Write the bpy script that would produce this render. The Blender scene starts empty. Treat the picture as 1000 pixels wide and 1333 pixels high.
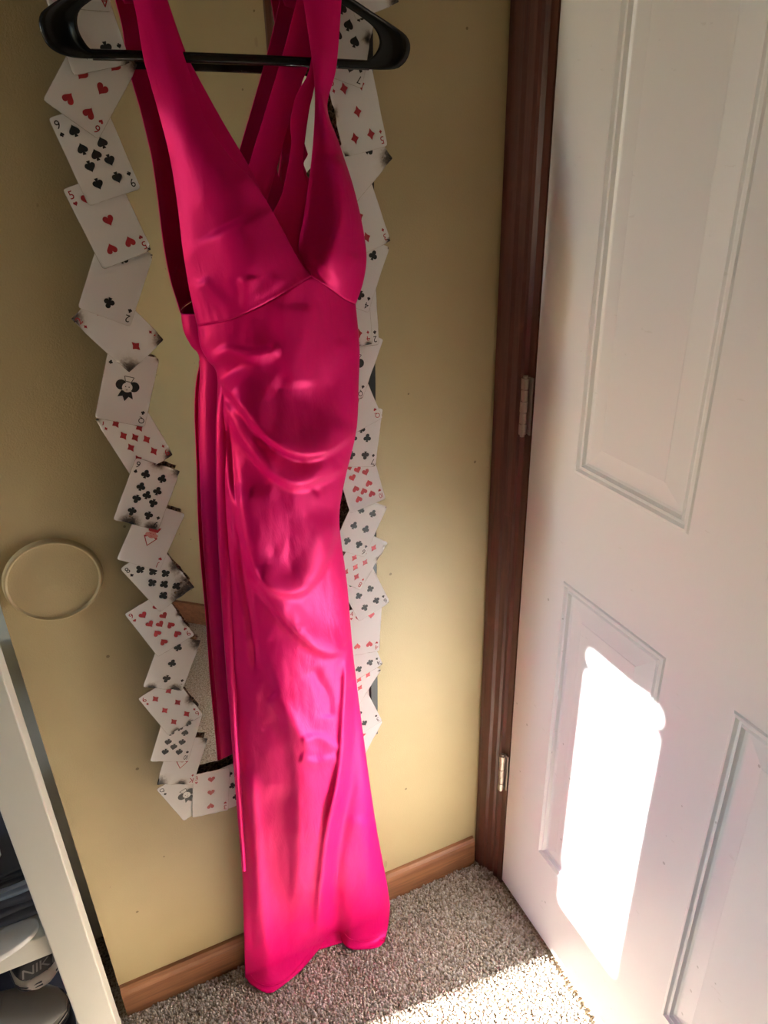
import bpy, bmesh, math, random
import numpy as np
from mathutils import Vector, Matrix, noise as mnoise

random.seed(7); rng = np.random.default_rng(11)
scene = bpy.context.scene
COL = scene.collection

# ------------------------------------------------------------------ camera
# world: X along the yellow wall (to the right), Y into that wall (its face is y=0), Z up, metres
F = 940.0
CAM_O = np.array([0.0, -0.9364, 1.41])
CAM_R = np.array([[0.9094, 0.20531, -0.3617], [-0.41505, 0.39199, -0.82102], [-0.02678, 0.89677, 0.44169]])
cam = bpy.data.cameras.new('camera'); camo = bpy.data.objects.new('camera', cam); COL.objects.link(camo)
m3 = Matrix(CAM_R.tolist()); m3 = m3.to_quaternion().to_matrix()
camo.matrix_world = Matrix.Translation(CAM_O.tolist()) @ m3.to_4x4()
cam.sensor_fit = 'VERTICAL'; cam.sensor_height = 36; cam.sensor_width = 36
cam.lens = F / 1333 * 36; cam.clip_start = 0.02; cam.clip_end = 60
scene.camera = camo

# ------------------------------------------------------------------ light
SUN_EL = math.atan(0.45)
SUN_H = Vector((0.995, -0.10, 0)).normalized()
world = bpy.data.worlds.new('sky'); scene.world = world; world.use_nodes = True
wn = world.node_tree.nodes; wl = world.node_tree.links
bg = wn['Background']
sky = wn.new('ShaderNodeTexSky'); sky.sky_type = 'NISHITA'; sky.sun_disc = False
sky.sun_elevation = SUN_EL; sky.sun_rotation = math.radians(264); sky.air_density = 1.0; sky.dust_density = .2; sky.ozone_density = 3.0
wl.new(sky.outputs[0], bg.inputs[0]); bg.inputs[1].default_value = 3.5
sd = (SUN_H * math.cos(SUN_EL) + Vector((0, 0, -math.sin(SUN_EL)))).normalized()
sl = bpy.data.lights.new('sun', 'SUN'); sl.energy = 122; sl.angle = math.radians(0.6); sl.color = (1, .985, .95)
so = bpy.data.objects.new('sun', sl); COL.objects.link(so)
so.rotation_euler = sd.to_track_quat('-Z', 'Y').to_euler(); so.location = (-6, 0.6, 4)
pl = bpy.data.lights.new('window_portal', 'AREA'); pl.shape = 'RECTANGLE'; pl.size = .40; pl.size_y = 1.22
pl.cycles.is_portal = True
po = bpy.data.objects.new('window_portal', pl); COL.objects.link(po)
po.location = (-2.10, -.174, 1.378); po.rotation_euler = (math.radians(90), 0, math.radians(-90))
pl2 = bpy.data.lights.new('added_window_portal', 'AREA'); pl2.shape = 'RECTANGLE'; pl2.size = .18; pl2.size_y = 1.0; pl2.cycles.is_portal = True  # portal of the added fill window in the front wall
po2 = bpy.data.objects.new('added_window_portal', pl2); COL.objects.link(po2)
po2.location = (-1.40, -2.66, 1.5); po2.rotation_euler = (math.radians(90), 0, 0)
scene.view_settings.view_transform = 'Standard'; scene.view_settings.look = 'None'
scene.view_settings.gamma = 1; scene.view_settings.use_curve_mapping = False
scene.view_settings.exposure = 0.18

# ------------------------------------------------------------------ helpers
def P_at_y(px, py, y):
    """points on the sight lines through photo points, at depth y (numpy, broadcasts)"""
    px = np.asarray(px, float); py = np.asarray(py, float)
    px, py, y = np.broadcast_arrays(px, py, np.asarray(y, float))
    d = np.stack([px - 500, -(py - 666.5), np.full(px.shape, -F)], -1) @ CAM_R.T
    return CAM_O + d * ((y - CAM_O[1]) / d[..., 1])[..., None]
def P_at_z(px, py, z):
    px = np.asarray(px, float); py = np.asarray(py, float)
    px, py, z = np.broadcast_arrays(px, py, np.asarray(z, float))
    d = np.stack([px - 500, -(py - 666.5), np.full(px.shape, -F)], -1) @ CAM_R.T
    return CAM_O + d * ((z - CAM_O[2]) / d[..., 2])[..., None]

def tag(o, label=None, cat=None, group=None, kind=None):
    if label: o['label'] = label
    if cat: o['category'] = cat
    if group: o['group'] = group
    if kind: o['kind'] = kind
    return o
def link(o, parent=None):
    COL.objects.link(o)
    if parent is not None: o.parent = parent
    return o
def empty(name, loc=(0, 0, 0), rot=(0, 0, 0)):
    e = bpy.data.objects.new(name, None); e.location = loc; e.rotation_euler = rot; e.empty_display_size = .02
    return link(e)
def mesh_obj(name, verts, faces, mat, parent=None, smooth=False):
    me = bpy.data.meshes.new(name)
    me.from_pydata([tuple(map(float, v)) for v in verts], [], [tuple(map(int, f)) for f in faces])
    me.update()
    if mat: me.materials.append(mat)
    if smooth: me.polygons.foreach_set('use_smooth', [True] * len(me.polygons))
    return link(bpy.data.objects.new(name, me), parent)
def bm_obj(name, bm, mat, parent=None, smooth=False):
    bmesh.ops.recalc_face_normals(bm, faces=bm.faces)
    me = bpy.data.meshes.new(name); bm.to_mesh(me); bm.free()
    if mat: me.materials.append(mat)
    if smooth: me.polygons.foreach_set('use_smooth', [True] * len(me.polygons))
    return link(bpy.data.objects.new(name, me), parent)
def add_box(bm, lo, hi, bevel=0, seg=2):
    r = bmesh.ops.create_cube(bm, size=1)
    vs = r['verts']
    for v in vs:
        for k in range(3): v.co[k] = lo[k] + (v.co[k] + .5) * (hi[k] - lo[k])
    if bevel:
        es = list({e for v in vs for e in v.link_edges})
        bmesh.ops.bevel(bm, geom=es, offset=bevel, segments=seg, affect='EDGES', profile=.5)
def box(name, lo, hi, mat, parent=None, bevel=0, seg=2):
    bm = bmesh.new(); add_box(bm, lo, hi, bevel, seg); return bm_obj(name, bm, mat, parent)
def tube_geo(pts, rad, n=12, cap=True):
    pts = [Vector(p) for p in pts]; V = []; Fc = []
    if not hasattr(rad, '__len__'): rad = [rad] * len(pts)
    up = None
    for i, p in enumerate(pts):
        t = (pts[min(i + 1, len(pts) - 1)] - pts[max(i - 1, 0)]).normalized()
        if up is None:
            up = t.orthogonal().normalized()
        up = (up - t * up.dot(t)).normalized(); b = t.cross(up)
        for k in range(n):
            a = 2 * math.pi * k / n; V.append(p + (up * math.cos(a) + b * math.sin(a)) * rad[i])
    for i in range(len(pts) - 1):
        for k in range(n):
            Fc.append((i * n + k, i * n + (k + 1) % n, (i + 1) * n + (k + 1) % n, (i + 1) * n + k))
    if cap:
        e = (len(pts) - 1) * n; V += V[:n] + V[e:e + n]; o = len(V) - 2 * n      # caps keep their own rims so they shade flat
        Fc.append(tuple(o + k for k in range(n))[::-1]); Fc.append(tuple(o + n + k for k in range(n)))
    return V, Fc
def tube(name, pts, rad, mat, parent=None, n=12):
    V, Fc = tube_geo(pts, rad, n); return mesh_obj(name, V, Fc, mat, parent, True)
def smooth_poly(pts, n):
    """Catmull-Rom through pts, resampled to n points by arc length"""
    p = np.array(pts, float)
    q = np.vstack([2 * p[0] - p[1], p, 2 * p[-1] - p[-2]])
    out = []
    for i in range(1, len(q) - 2):
        for t in np.linspace(0, 1, 16, endpoint=False):
            a, b, c, d = q[i - 1], q[i], q[i + 1], q[i + 2]
            out.append(.5 * ((2 * b) + (-a + c) * t + (2 * a - 5 * b + 4 * c - d) * t * t + (-a + 3 * b - 3 * c + d) * t ** 3))
    out.append(p[-1]); out = np.array(out)
    s = np.r_[0, np.cumsum(np.linalg.norm(np.diff(out, axis=0), axis=1))]; s /= s[-1]
    u = np.linspace(0, 1, n)
    return np.stack([np.interp(u, s, out[:, k]) for k in range(p.shape[1])], -1)
def sstep(a, b, x):
    t = np.clip((x - a) / (b - a), 0, 1); return t * t * (3 - 2 * t)

# ------------------------------------------------------------------ materials
class NT:
    def __init__(s, name):
        s.m = bpy.data.materials.new(name); s.m.use_nodes = True
        s.n = s.m.node_tree.nodes; s.l = s.m.node_tree.links; s.b = s.n['Principled BSDF']
    def node(s, t, **kw):
        n = s.n.new(t)
        for k, v in kw.items(): setattr(n, k, v)
        return n
    def set(s, **kw):
        for k, v in kw.items():
            k = k.replace('_', ' ')
            i = s.b.inputs[k]
            if hasattr(v, 'is_output') or isinstance(v, bpy.types.NodeSocket): s.l.new(v, i)
            else: i.default_value = v
        return s
    def coord(s, scale=(1, 1, 1), kind='Object'):
        tc = s.node('ShaderNodeTexCoord'); mp = s.node('ShaderNodeMapping'); mp.inputs['Scale'].default_value = scale
        s.l.new(tc.outputs[kind], mp.inputs[0]); return mp.outputs[0]
    def noise(s, co, scale, detail=3, rough=.5, dist=0):
        n = s.node('ShaderNodeTexNoise'); s.l.new(co, n.inputs['Vector'])
        n.inputs['Scale'].default_value = scale; n.inputs['Detail'].default_value = detail
        n.inputs['Roughness'].default_value = rough; n.inputs['Distortion'].default_value = dist
        return n.outputs['Fac']
    def ramp(s, fac, stops):
        r = s.node('ShaderNodeValToRGB'); e = r.color_ramp.elements
        while len(e) < len(stops): e.new(.5)
        for i, (p, c) in enumerate(stops):
            e[i].position = p; e[i].color = c if len(c) == 4 else (*c, 1)
        s.l.new(fac, r.inputs[0]); return r.outputs[0]
    def mix(s, fac, a, b, mode='MIX'):
        x = s.node('ShaderNodeMix', data_type='RGBA', blend_type=mode)
        for sock, v in ((x.inputs[0], fac), (x.inputs[6], a), (x.inputs[7], b)):
            if isinstance(v, bpy.types.NodeSocket): s.l.new(v, sock)
            else: sock.default_value = v if not isinstance(v, tuple) or len(v) == 4 else (*v, 1)
        return x.outputs[2]
    def math(s, op, a, b=0.):
        x = s.node('ShaderNodeMath', operation=op)
        for sock, v in ((x.inputs[0], a), (x.inputs[1], b)):
            if isinstance(v, bpy.types.NodeSocket): s.l.new(v, sock)
            else: sock.default_value = v
        return x.outputs[0]
    def bump(s, h, strength=.3, dist=.001, prev=None):
        b = s.node('ShaderNodeBump'); b.inputs['Strength'].default_value = strength; b.inputs['Distance'].default_value = dist
        s.l.new(h, b.inputs['Height'])
        if prev is not None: s.l.new(prev, b.inputs['Normal'])
        return b.outputs[0]

def plain(name, col, rough=.5, metal=0, spec=.5):
    t = NT(name); t.set(Base_Color=(*col, 1), Roughness=rough, Metallic=metal, Specular_IOR_Level=spec); return t.m

def wall_paint():
    t = NT('ochre_wall_paint'); co = t.coord()
    big = t.noise(co, 3.5, 3); col = t.ramp(big, [(.3, (.42, .325, .165)), (.7, (.475, .375, .20))])
    # scuffs and nicks: sparse dark specks and a few short strokes
    vo = t.node('ShaderNodeTexVoronoi'); t.l.new(co, vo.inputs['Vector']); vo.inputs['Scale'].default_value = 21
    spot = t.math('LESS_THAN', vo.outputs['Distance'], .055)
    keep = t.math('GREATER_THAN', t.noise(co, 9, 2), .49)
    col = t.mix(t.math('MULTIPLY', t.math('MULTIPLY', spot, keep), .75), col, (.16, .11, .05))
    co2 = t.coord((26, 26, 9)); vo2 = t.node('ShaderNodeTexVoronoi'); t.l.new(co2, vo2.inputs['Vector']); vo2.inputs['Scale'].default_value = 1
    sc = t.math('LESS_THAN', vo2.outputs['Distance'], .10); keep2 = t.math('GREATER_THAN', t.noise(co, 6, 2), .60)
    col = t.mix(t.math('MULTIPLY', t.math('MULTIPLY', sc, keep2), .35), col, (.27, .19, .09))
    h = t.bump(t.noise(co, 420, 3, .6), .35, .0012); h = t.bump(t.noise(co, 60, 2), .12, .002, h)
    t.set(Base_Color=col, Roughness=.48, Normal=h, Specular_IOR_Level=.35); return t.m
def wood(name, dark, light, axis, rough=.42, scale=1.):
    t = NT(name); sc = [55 * scale] * 3; sc[axis] = 3.0 * scale; co = t.coord(tuple(sc))
    g = t.noise(co, 1.6, 6, .62, 1.2); col = t.ramp(g, [(.28, dark), (.72, light)])
    w = t.noise(t.coord(), 14, 4, .6); col = t.mix(t.ramp(w, [(.62, (0, 0, 0)), (.75, (.35, .35, .35))]), col, tuple(min(1, c * 1.9) for c in light))
    t.set(Base_Color=col, Roughness=rough, Normal=t.bump(g, .2, .001)); return t.m
def carpet(name, tuft=False):
    t = NT(name); co = t.coord()
    if tuft:
        ge = t.node('ShaderNodeNewGeometry'); f = ge.outputs['Random Per Island']
        col = t.ramp(f, [(0, (.22, .165, .12)), (.22, (.35, .285, .225)), (.55, (.51, .44, .37)), (.85, (.63, .57, .50)), (1, (.70, .66, .60))])
        t.set(Base_Color=col, Roughness=.95, Specular_IOR_Level=.1)
    else:
        n = t.noise(co, 230, 2, .6); col = t.ramp(n, [(.33, (.20, .145, .095)), (.48, (.45, .36, .26)), (.68, (.66, .57, .46))])
        t.set(Base_Color=col, Roughness=.95, Specular_IOR_Level=.1, Normal=t.bump(n, .9, .006))
    return t.m
def door_paint():
    t = NT('white_door_paint'); co = t.coord((300, 300, 7)); g = t.noise(co, 1, 4, .6, .4)
    c0 = t.coord(); sp = t.node('ShaderNodeTexVoronoi'); t.l.new(c0, sp.inputs['Vector']); sp.inputs['Scale'].default_value = 42
    spot = t.math('LESS_THAN', sp.outputs['Distance'], .10)
    keep = t.math('GREATER_THAN', t.noise(c0, 7, 3), .56)
    sxyz = t.node('ShaderNodeSeparateXYZ'); t.l.new(c0, sxyz.inputs[0])
    low = t.math('LESS_THAN', sxyz.outputs[2], .85)
    f = t.math('MULTIPLY', t.math('MULTIPLY', spot, keep), t.math('MULTIPLY', low, .55))
    col = t.mix(f, (.82, .82, .82), (.36, .35, .34))
    st = t.noise(t.coord((9, 9, 30)), 3, 4, .6); col = t.mix(t.math('MULTIPLY', t.math('GREATER_THAN', st, .69), .18), col, (.5, .47, .43))
    t.set(Base_Color=col, Roughness=.34, Normal=t.bump(g, .16, .0006)); return t.m
def satin():
    t = NT('crimson_satin'); co = t.coord()
    w = t.noise(t.coord((1, 1, .35)), 55, 4, .6, .5)
    fine = t.noise(t.coord((900, 900, 250)), 1, 2, .5)
    col = t.ramp(t.noise(co, 6, 2), [(.3, (.62, .0006, .115)), (.7, (.68, .001, .135))])
    n = t.bump(w, .22, .004); n = t.bump(fine, .08, .0003, n)
    t.set(Base_Color=col, Roughness=.47, Metallic=.28, Normal=n, Sheen_Weight=.12, Sheen_Roughness=.4,
          Sheen_Tint=(1, .02, .25, 1), Specular_IOR_Level=.15)
    return t.m
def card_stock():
    t = NT('card_stock'); at = t.node('ShaderNodeVertexColor'); at.layer_name = 'burn_shade'  # layer holds scorch marks plus the shade painted along card rims
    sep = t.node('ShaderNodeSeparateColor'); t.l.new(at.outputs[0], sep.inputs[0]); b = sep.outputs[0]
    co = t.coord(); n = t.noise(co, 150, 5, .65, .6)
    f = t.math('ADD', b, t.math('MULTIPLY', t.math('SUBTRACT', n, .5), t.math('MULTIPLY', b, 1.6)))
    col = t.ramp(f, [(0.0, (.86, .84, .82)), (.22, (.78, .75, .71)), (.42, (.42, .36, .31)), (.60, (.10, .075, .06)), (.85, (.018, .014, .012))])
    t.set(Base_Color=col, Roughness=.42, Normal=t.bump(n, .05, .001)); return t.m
def card_back():
    t = NT('card_back_print'); co = t.coord(); n = t.noise(co, 260, 3, .6)
    col = t.ramp(n, [(.38, (.05, .03, .02)), (.5, (.28, .16, .08)), (.64, (.55, .42, .28))]); t.set(Base_Color=col, Roughness=.45); return t.m

M = {}
M['wall'] = wall_paint(); M['base'] = wood('baseboard_wood', (.17, .065, .028), (.36, .155, .065), 0)
M['casing'] = wood('casing_wood', (.060, .018, .013), (.135, .042, .028), 2, .38)
M['carpet'] = carpet('carpet_backing'); M['tuft'] = carpet('carpet_tufts', True); M['door'] = door_paint()
M['satin'] = satin(); M['card'] = card_stock(); M['cardback'] = card_back()
M['white'] = plain('ceiling_white', (.78, .76, .72), .8)
M['rack'] = NT('cream_rack_paint').set(Base_Color=(.82, .79, .68, 1), Roughness=.4).m
M['black_plastic'] = plain('black_plastic', (.004, .004, .0045), .2, 0, .3)
M['frame'] = plain('mirror_frame_black', (.010, .009, .009), .4)
M['mirror'] = plain('mirror_silver', (.84, .86, .82), .012, 1)
M['steel'] = plain('hinge_nickel', (.46, .41, .36), .34, .85)
M['red'] = plain('card_red_ink', (.42, .018, .030), .45); M['black'] = plain('card_black_ink', (.010, .010, .011), .45)
M['pink'] = plain('card_pink_ink', (.62, .26, .24), .5); M['cardwhite'] = plain('card_face_white', (.86, .84, .82), .45)
M['gapshade'] = plain('closet_painted_shade', (.010, .009, .008), .8)  # near-black colour stands in for the shade inside the closet recess
M['winframe'] = plain('window_frame_white', (.8, .8, .78), .4)
M['curtain'] = plain('curtain_cloth', (.55, .5, .45), .9)
g = NT('window_glass'); g.set(Base_Color=(1, 1, 1, 1), Roughness=0, Transmission_Weight=1, IOR=1.0, Specular_IOR_Level=0); M['glass'] = g.m

# ------------------------------------------------------------------ the room
XD = 0.629          # face of the white door
XW = 0.640          # plaster face of the right-hand wall
XL = -0.14          # free edge of the yellow wall
HINGE_Y, LATCH_Y = -0.078, -0.838
CEIL = 2.42
DG0 = (0.640, -0.935); DG1 = (-0.95, -2.48)
def struct(o): o['kind'] = 'structure'; return o

floor = struct(box('floor', (-2.15, -2.75, -.05), (1.0, .9, 0), M['carpet']))
struct(box('ceiling', (-2.15, -2.75, CEIL), (1.0, .9, CEIL + .08), M['white']))
struct(box('wall_back', (XL, 0, 0), (1.0, .12, CEIL), M['wall']))
struct(box('wall_recess_side', (XL, .12, 0), (XL + .12, .75, CEIL), M['gapshade']))
struct(box('wall_recess_back', (-2.15, .70, 0), (XL + .12, .85, CEIL), M['gapshade']))
bm = bmesh.new()
FX0, FX1, FZ0, FZ1 = -1.47, -1.33, 1.02, 1.98
add_box(bm, (-2.15, -2.65, 0), (FX0, -2.48, CEIL)); add_box(bm, (FX1, -2.65, 0), (-.85, -2.48, CEIL))
add_box(bm, (FX0, -2.65, 0), (FX1, -2.48, FZ0)); add_box(bm, (FX0, -2.65, FZ1), (FX1, -2.48, CEIL))
struct(bm_obj('wall_front', bm, M['wall']))
added_win = struct(empty('added_fill_window', (-1.40, -2.60, FZ0)))  # added window, out of view, lets in sky fill from behind the camera
for nm, lo, hi in (('meeting_rail', (FX0, -2.60, 1.48), (FX1, -2.56, 1.52)), ('stile', (FX0, -2.60, FZ0), (FX0 + .03, -2.56, FZ1)), ('stile', (FX1 - .03, -2.60, FZ0), (FX1, -2.56, FZ1)), ('sill', (FX0, -2.64, FZ0), (FX1, -2.45, FZ0 + .02))):
    if nm == 'stile': continue
    box(nm, (lo[0] + 1.40, lo[1] + 2.60, lo[2] - FZ0), (hi[0] + 1.40, hi[1] + 2.60, hi[2] - FZ0), M['winframe'], added_win, .003)
# right wall: plaster beside and above the door
bm = bmesh.new()
add_box(bm, (XW, LATCH_Y - .90, 0), (XW + .14, LATCH_Y - .02, CEIL))
add_box(bm, (XW, LATCH_Y - .02, 2.06), (XW + .14, HINGE_Y + .018, CEIL))
add_box(bm, (XW, HINGE_Y + .018, 0), (XW + .14, .0, CEIL))
add_box(bm, (XW + .10, LATCH_Y - .02, 0), (XW + .14, HINGE_Y + .018, 2.06))
struct(bm_obj('wall_right', bm, M['wall']))
# slanted wall opposite the mirror
dx, dy = DG1[0] - DG0[0], DG1[1] - DG0[1]; ln = math.hypot(dx, dy); nx, ny = -dy / ln, dx / ln   # points out of the room
if nx < 0: nx, ny = -nx, -ny
def slant(name, a, b, z0, z1, t0, t1, mat):
    q = []
    for z in (z0, z1):
        for (k, t) in ((a, t0), (b, t0), (b, t1), (a, t1)):
            q.append((DG0[0] + dx / ln * k + nx * t, DG0[1] + dy / ln * k + ny * t, z))
    return struct(mesh_obj(name, q, [(3, 2, 1, 0), (4, 5, 6, 7), (0, 1, 5, 4), (1, 2, 6, 5), (2, 3, 7, 6), (3, 0, 4, 7)], mat))
slant('wall_slanted', 0, ln, 0, CEIL, 0, .12, M['wall'])
slant('baseboard_slanted', .06, ln, 0, .078, -.012, 0, M['base'])
# left wall with the window the sun comes through
WX = -1.95; WY0, WY1, WZ0, WZ1 = -0.36, 0.012, .79, 1.965
bm = bmesh.new()
add_box(bm, (WX - .15, -2.75, 0), (WX, WY0, CEIL)); add_box(bm, (WX - .15, WY1, 0), (WX, .9, CEIL))
add_box(bm, (WX - .15, WY0, 0), (WX, WY1, WZ0)); add_box(bm, (WX - .15, WY0, WZ1), (WX, WY1, CEIL))
struct(bm_obj('wall_left', bm, M['wall']))
win = struct(empty('window_1', (WX - .05, 0, 0)))
def wpart(name, lo, hi, mat): return box(name, (lo[0] - WX + .05, lo[1], lo[2]), (hi[0] - WX + .05, hi[1], hi[2]), mat, win, .003)
RAIL0, RAIL1 = 1.198, 1.345
wpart('meeting_rail', (WX - .05, WY0, RAIL0), (WX - .015, WY1, RAIL1), M['winframe'])
wpart('top_rail', (WX - .05, WY0, 1.880), (WX - .04, WY1, 1.905), M['winframe'])
wpart('stile', (WX - .06, WY0, WZ0), (WX - .02, WY0 + .03, WZ1), M['winframe'])
wpart('sill', (WX - .14, WY0, WZ0 - .0), (WX + .03, WY1, WZ0 + .02), M['winframe'])
# a drape that covers part of the upper sash
cv = []; cf = []; nC = 48
for i in range(nC + 1):
    y = -.146 - .23 * i / nC
    xx = WX + .018 + .010 * math.sin(i * 1.1)
    cv += [(xx, y, RAIL0 + .07), (xx, y, 2.02)]
for i in range(nC): cf.append((2 * i, 2 * i + 2, 2 * i + 3, 2 * i + 1))
cur = mesh_obj('curtain', cv, cf, M['curtain'], None, True)
md = cur.modifiers.new('t', 'SOLIDIFY'); md.thickness = .003
tag(cur, 'short drape hung over part of the window', 'curtain')

# baseboard of the yellow wall
bm = bmesh.new()
prof = [(0, 0), (-.0125, 0), (-.0125, .060), (-.0105, .069), (-.006, .0755), (0, .077)]
xa, xb = XL + .001, .600
va = [bm.verts.new((xa, y, z)) for y, z in prof]; vb = [bm.verts.new((xb, y, z)) for y, z in prof]
for i in range(len(prof)):
    j = (i + 1) % len(prof); bm.faces.new((va[i], va[j], vb[j], vb[i]))
bm.faces.new(va[::-1]); bm.faces.new(vb)
struct(bm_obj('baseboard_back', bm, M['base']))
# door casing: stepped brown moulding, hinge side and latch side and head
def casing_obj(name, y0, y1, z0, z1, head=False):
    w = y1 - y0; bm = bmesh.new()
    pr = [(0, 0), (0, -.013), (.10, -.017), (.22, -.017), (.27, -.021), (.46, -.024), (.52, -.029), (.80, -.034), (.95, -.034), (1, -.030), (1, 0)]
    ra = []; rb = []
    for s, d in pr:
        if head: ra.append(bm.verts.new((XW + d, y0, z0 + (z1 - z0) * s))); rb.append(bm.verts.new((XW + d, y1, z0 + (z1 - z0) * s)))
        else: ra.append(bm.verts.new((XW + d, y0 + w * s, z0))); rb.append(bm.verts.new((XW + d, y0 + w * s, z1)))
    for i in range(len(pr)):
        j = (i + 1) % len(pr); bm.faces.new((ra[i], ra[j], rb[j], rb[i]))
    bm.faces.new(ra[::-1]); bm.faces.new(rb)
    return struct(bm_obj(name, bm, M['casing']))
casing_obj('trim_1', -.062, -.0005, 0, 2.11)
casing_obj('trim_2', LATCH_Y - .012, LATCH_Y - .088, 0, 2.11)
casing_obj('trim_3', LATCH_Y - .075, -.0005, 2.045, 2.11, True)
bm = bmesh.new()
add_box(bm, (XD - .002, -.0765, 0), (XW + .10, -.060, 2.04)); add_box(bm, (XD - .002, LATCH_Y - .015, 0), (XW + .10, LATCH_Y - .003, 2.04))
struct(bm_obj('trim_4', bm, M['casing']))

# ------------------------------------------------------------------ white panel door
door = struct(empty('door_1', (XD, HINGE_Y, 0)))
Y = lambda y: y - HINGE_Y
ys = [HINGE_Y, -.184, -.397, -.505, -.718, LATCH_Y]; zs = [.012, .222, .820, 1.000, 1.62, 1.72, 1.95, 2.04]
bm = bmesh.new()
holes = {(1, 1), (3, 1), (1, 3), (3, 3), (1, 5), (3, 5)}
vv = {}
def dv(i, k, x):
    if (i, k, x) not in vv: vv[(i, k, x)] = bm.verts.new((x, Y(ys[i]), zs[k]))
    return vv[(i, k, x)]
for x in (0.0, .036):
    for i in range(5):
        for k in range(7):
            if (i, k) in holes and x == 0.0: continue
            bm.faces.new((dv(i, k, x), dv(i + 1, k, x), dv(i + 1, k + 1, x), dv(i, k + 1, x)))
for i in range(5):
    for k in (0, 7): bm.faces.new((dv(i, k, 0.), dv(i + 1, k, 0.), dv(i + 1, k, .036), dv(i, k, .036)))
for k in range(7):
    for i in (0, 5): bm.faces.new((dv(i, k, 0.), dv(i, k + 1, 0.), dv(i, k + 1, .036), dv(i, k, .036)))
bm_obj('door_slab', bm, M['door'], door)
def door_panel(i, k):
    y0, y1, z0, z1 = Y(ys[i]), Y(ys[i + 1]), zs[k], zs[k + 1]
    rings = [(0, 0), (.002, -.0022), (.0055, -.0028), (.0085, .0012), (.0115, .0018), (.014, -.0005), (.0165, .0045), (.020, .0060), (.0225, .0060), (.048, .0012), (.049, .0006)]
    V = []; Fc = []
    for ins, d in rings:
        V += [(d, y0 - ins, z0 + ins), (d, y1 + ins, z0 + ins), (d, y1 + ins, z1 - ins), (d, y0 - ins, z1 - ins)]
    for r in range(len(rings) - 1):
        for c in range(4): Fc.append((r * 4 + c, r * 4 + (c + 1) % 4, r * 4 + 4 + (c + 1) % 4, r * 4 + 4 + c))
    e = (len(rings) - 1) * 4; Fc.append((e, e + 1, e + 2, e + 3))
    bm = bmesh.new(); vs = [bm.verts.new(v) for v in V]
    for f in Fc: bm.faces.new([vs[q] for q in f])
    bmesh.ops.recalc_face_normals(bm, faces=bm.faces)
    me = bpy.data.meshes.new('panel'); bm.to_mesh(me); bm.free(); me.materials.append(M['door'])
    me.flip_normals() if me.polygons[-1].normal.x > 0 else None
    return link(bpy.data.objects.new('panel', me), door)
for h in sorted(holes): door_panel(*h)
def hinge(zc):
    hr = box('hinge_leaf', (-.0035, .004, zc - .0445), (.012, -.0005 + .0022, zc + .0445), M['steel'], door, .0006)
    hl = box('hinge_leaf', (-.004, .0015, zc - .0445), (.001, .0125, zc + .0445), M['steel'], door, .0006)
    for q in range(5):
        z0 = zc - .0445 + q * .0178
        tube('knuckle', [(-.0105, .0105, z0 + .0006), (-.0105, .0105, z0 + .0172)], .0055 if q % 2 else .0060, M['steel'], hl, 14)
    tube('hinge_pin', [(-.0105, .0105, zc - .048), (-.0105, .0105, zc + .0475)], .0036, M['steel'], hl, 10)
for zc in (.318, 1.066, 1.83): hinge(zc)
kn = [(-.0, .0), (-.004, .032), (-.008, .03), (-.012, .014), (-.034, .012), (-.042, .022), (-.054, .027), (-.064, .022), (-.067, .0)]
V = []; Fc = []
for x, r in kn:
    for k in range(20): V.append((x, Y(-.775) + r * math.cos(k * math.pi / 10), .93 + r * math.sin(k * math.pi / 10)))
for i in range(len(kn) - 1):
    for k in range(20): Fc.append((i * 20 + k, i * 20 + (k + 1) % 20, (i + 1) * 20 + (k + 1) % 20, (i + 1) * 20 + k))
mesh_obj('door_knob', V, Fc, M['steel'], door, True)

# ------------------------------------------------------------------ carpet pile (nobody could count it)
def pile(x0, x1, y0, y1, pitch):
    gx, gy = np.meshgrid(np.arange(x0, x1, pitch), np.arange(y0, y1, pitch)); n = gx.size
    cx = gx.ravel() + rng.uniform(-.5, .5, n) * pitch; cy = gy.ravel() + rng.uniform(-.5, .5, n) * pitch
    keep = ~((cy > -.0135) | (cx > .622)); cx = cx[keep]; cy = cy[keep]; n = cx.size
    r = rng.uniform(.0017, .0029, n); h = rng.uniform(.0050, .0088, n); a0 = rng.uniform(0, 6.28, n)
    lx = rng.normal(0, .0016, n); ly = rng.normal(0, .0016, n); K = 5
    V = np.zeros((n, 2 * K + 1, 3))
    for k in range(K):
        a = a0 + 2 * np.pi * k / K
        V[:, k] = np.stack([cx + r * .8 * np.cos(a), cy + r * .8 * np.sin(a), np.full(n, -.001)], -1)
        V[:, K + k] = np.stack([cx + lx * .7 + r * np.cos(a + .5), cy + ly * .7 + r * np.sin(a + .5), h * .62], -1)
    V[:, 2 * K] = np.stack([cx + lx, cy + ly, h], -1)
    f = []
    for k in range(K):
        k2 = (k + 1) % K; f += [(k, k2, K + k2), (k, K + k2, K + k), (K + k, K + k2, 2 * K)]
    f = np.array(f); Fa = (f[None] + (np.arange(n) * (2 * K + 1))[:, None, None]).reshape(-1, 3)
    me = bpy.data.meshes.new('carpet_pile'); me.vertices.add(n * (2 * K + 1)); me.vertices.foreach_set('co', V.reshape(-1))
    me.loops.add(Fa.size); me.loops.foreach_set('vertex_index', Fa.reshape(-1).astype(np.int32))
    me.polygons.add(len(Fa)); me.polygons.foreach_set('loop_start', np.arange(0, Fa.size, 3, dtype=np.int32))
    me.polygons.foreach_set('use_smooth', np.ones(len(Fa), bool))
    me.update(calc_edges=True); me.validate(); me.materials.append(M['tuft'])
    o = link(bpy.data.objects.new('carpet_pile', me), floor); o['kind'] = 'stuff'; return o
pile(-.17, .625, -.50, -.012, .0040)

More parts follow.
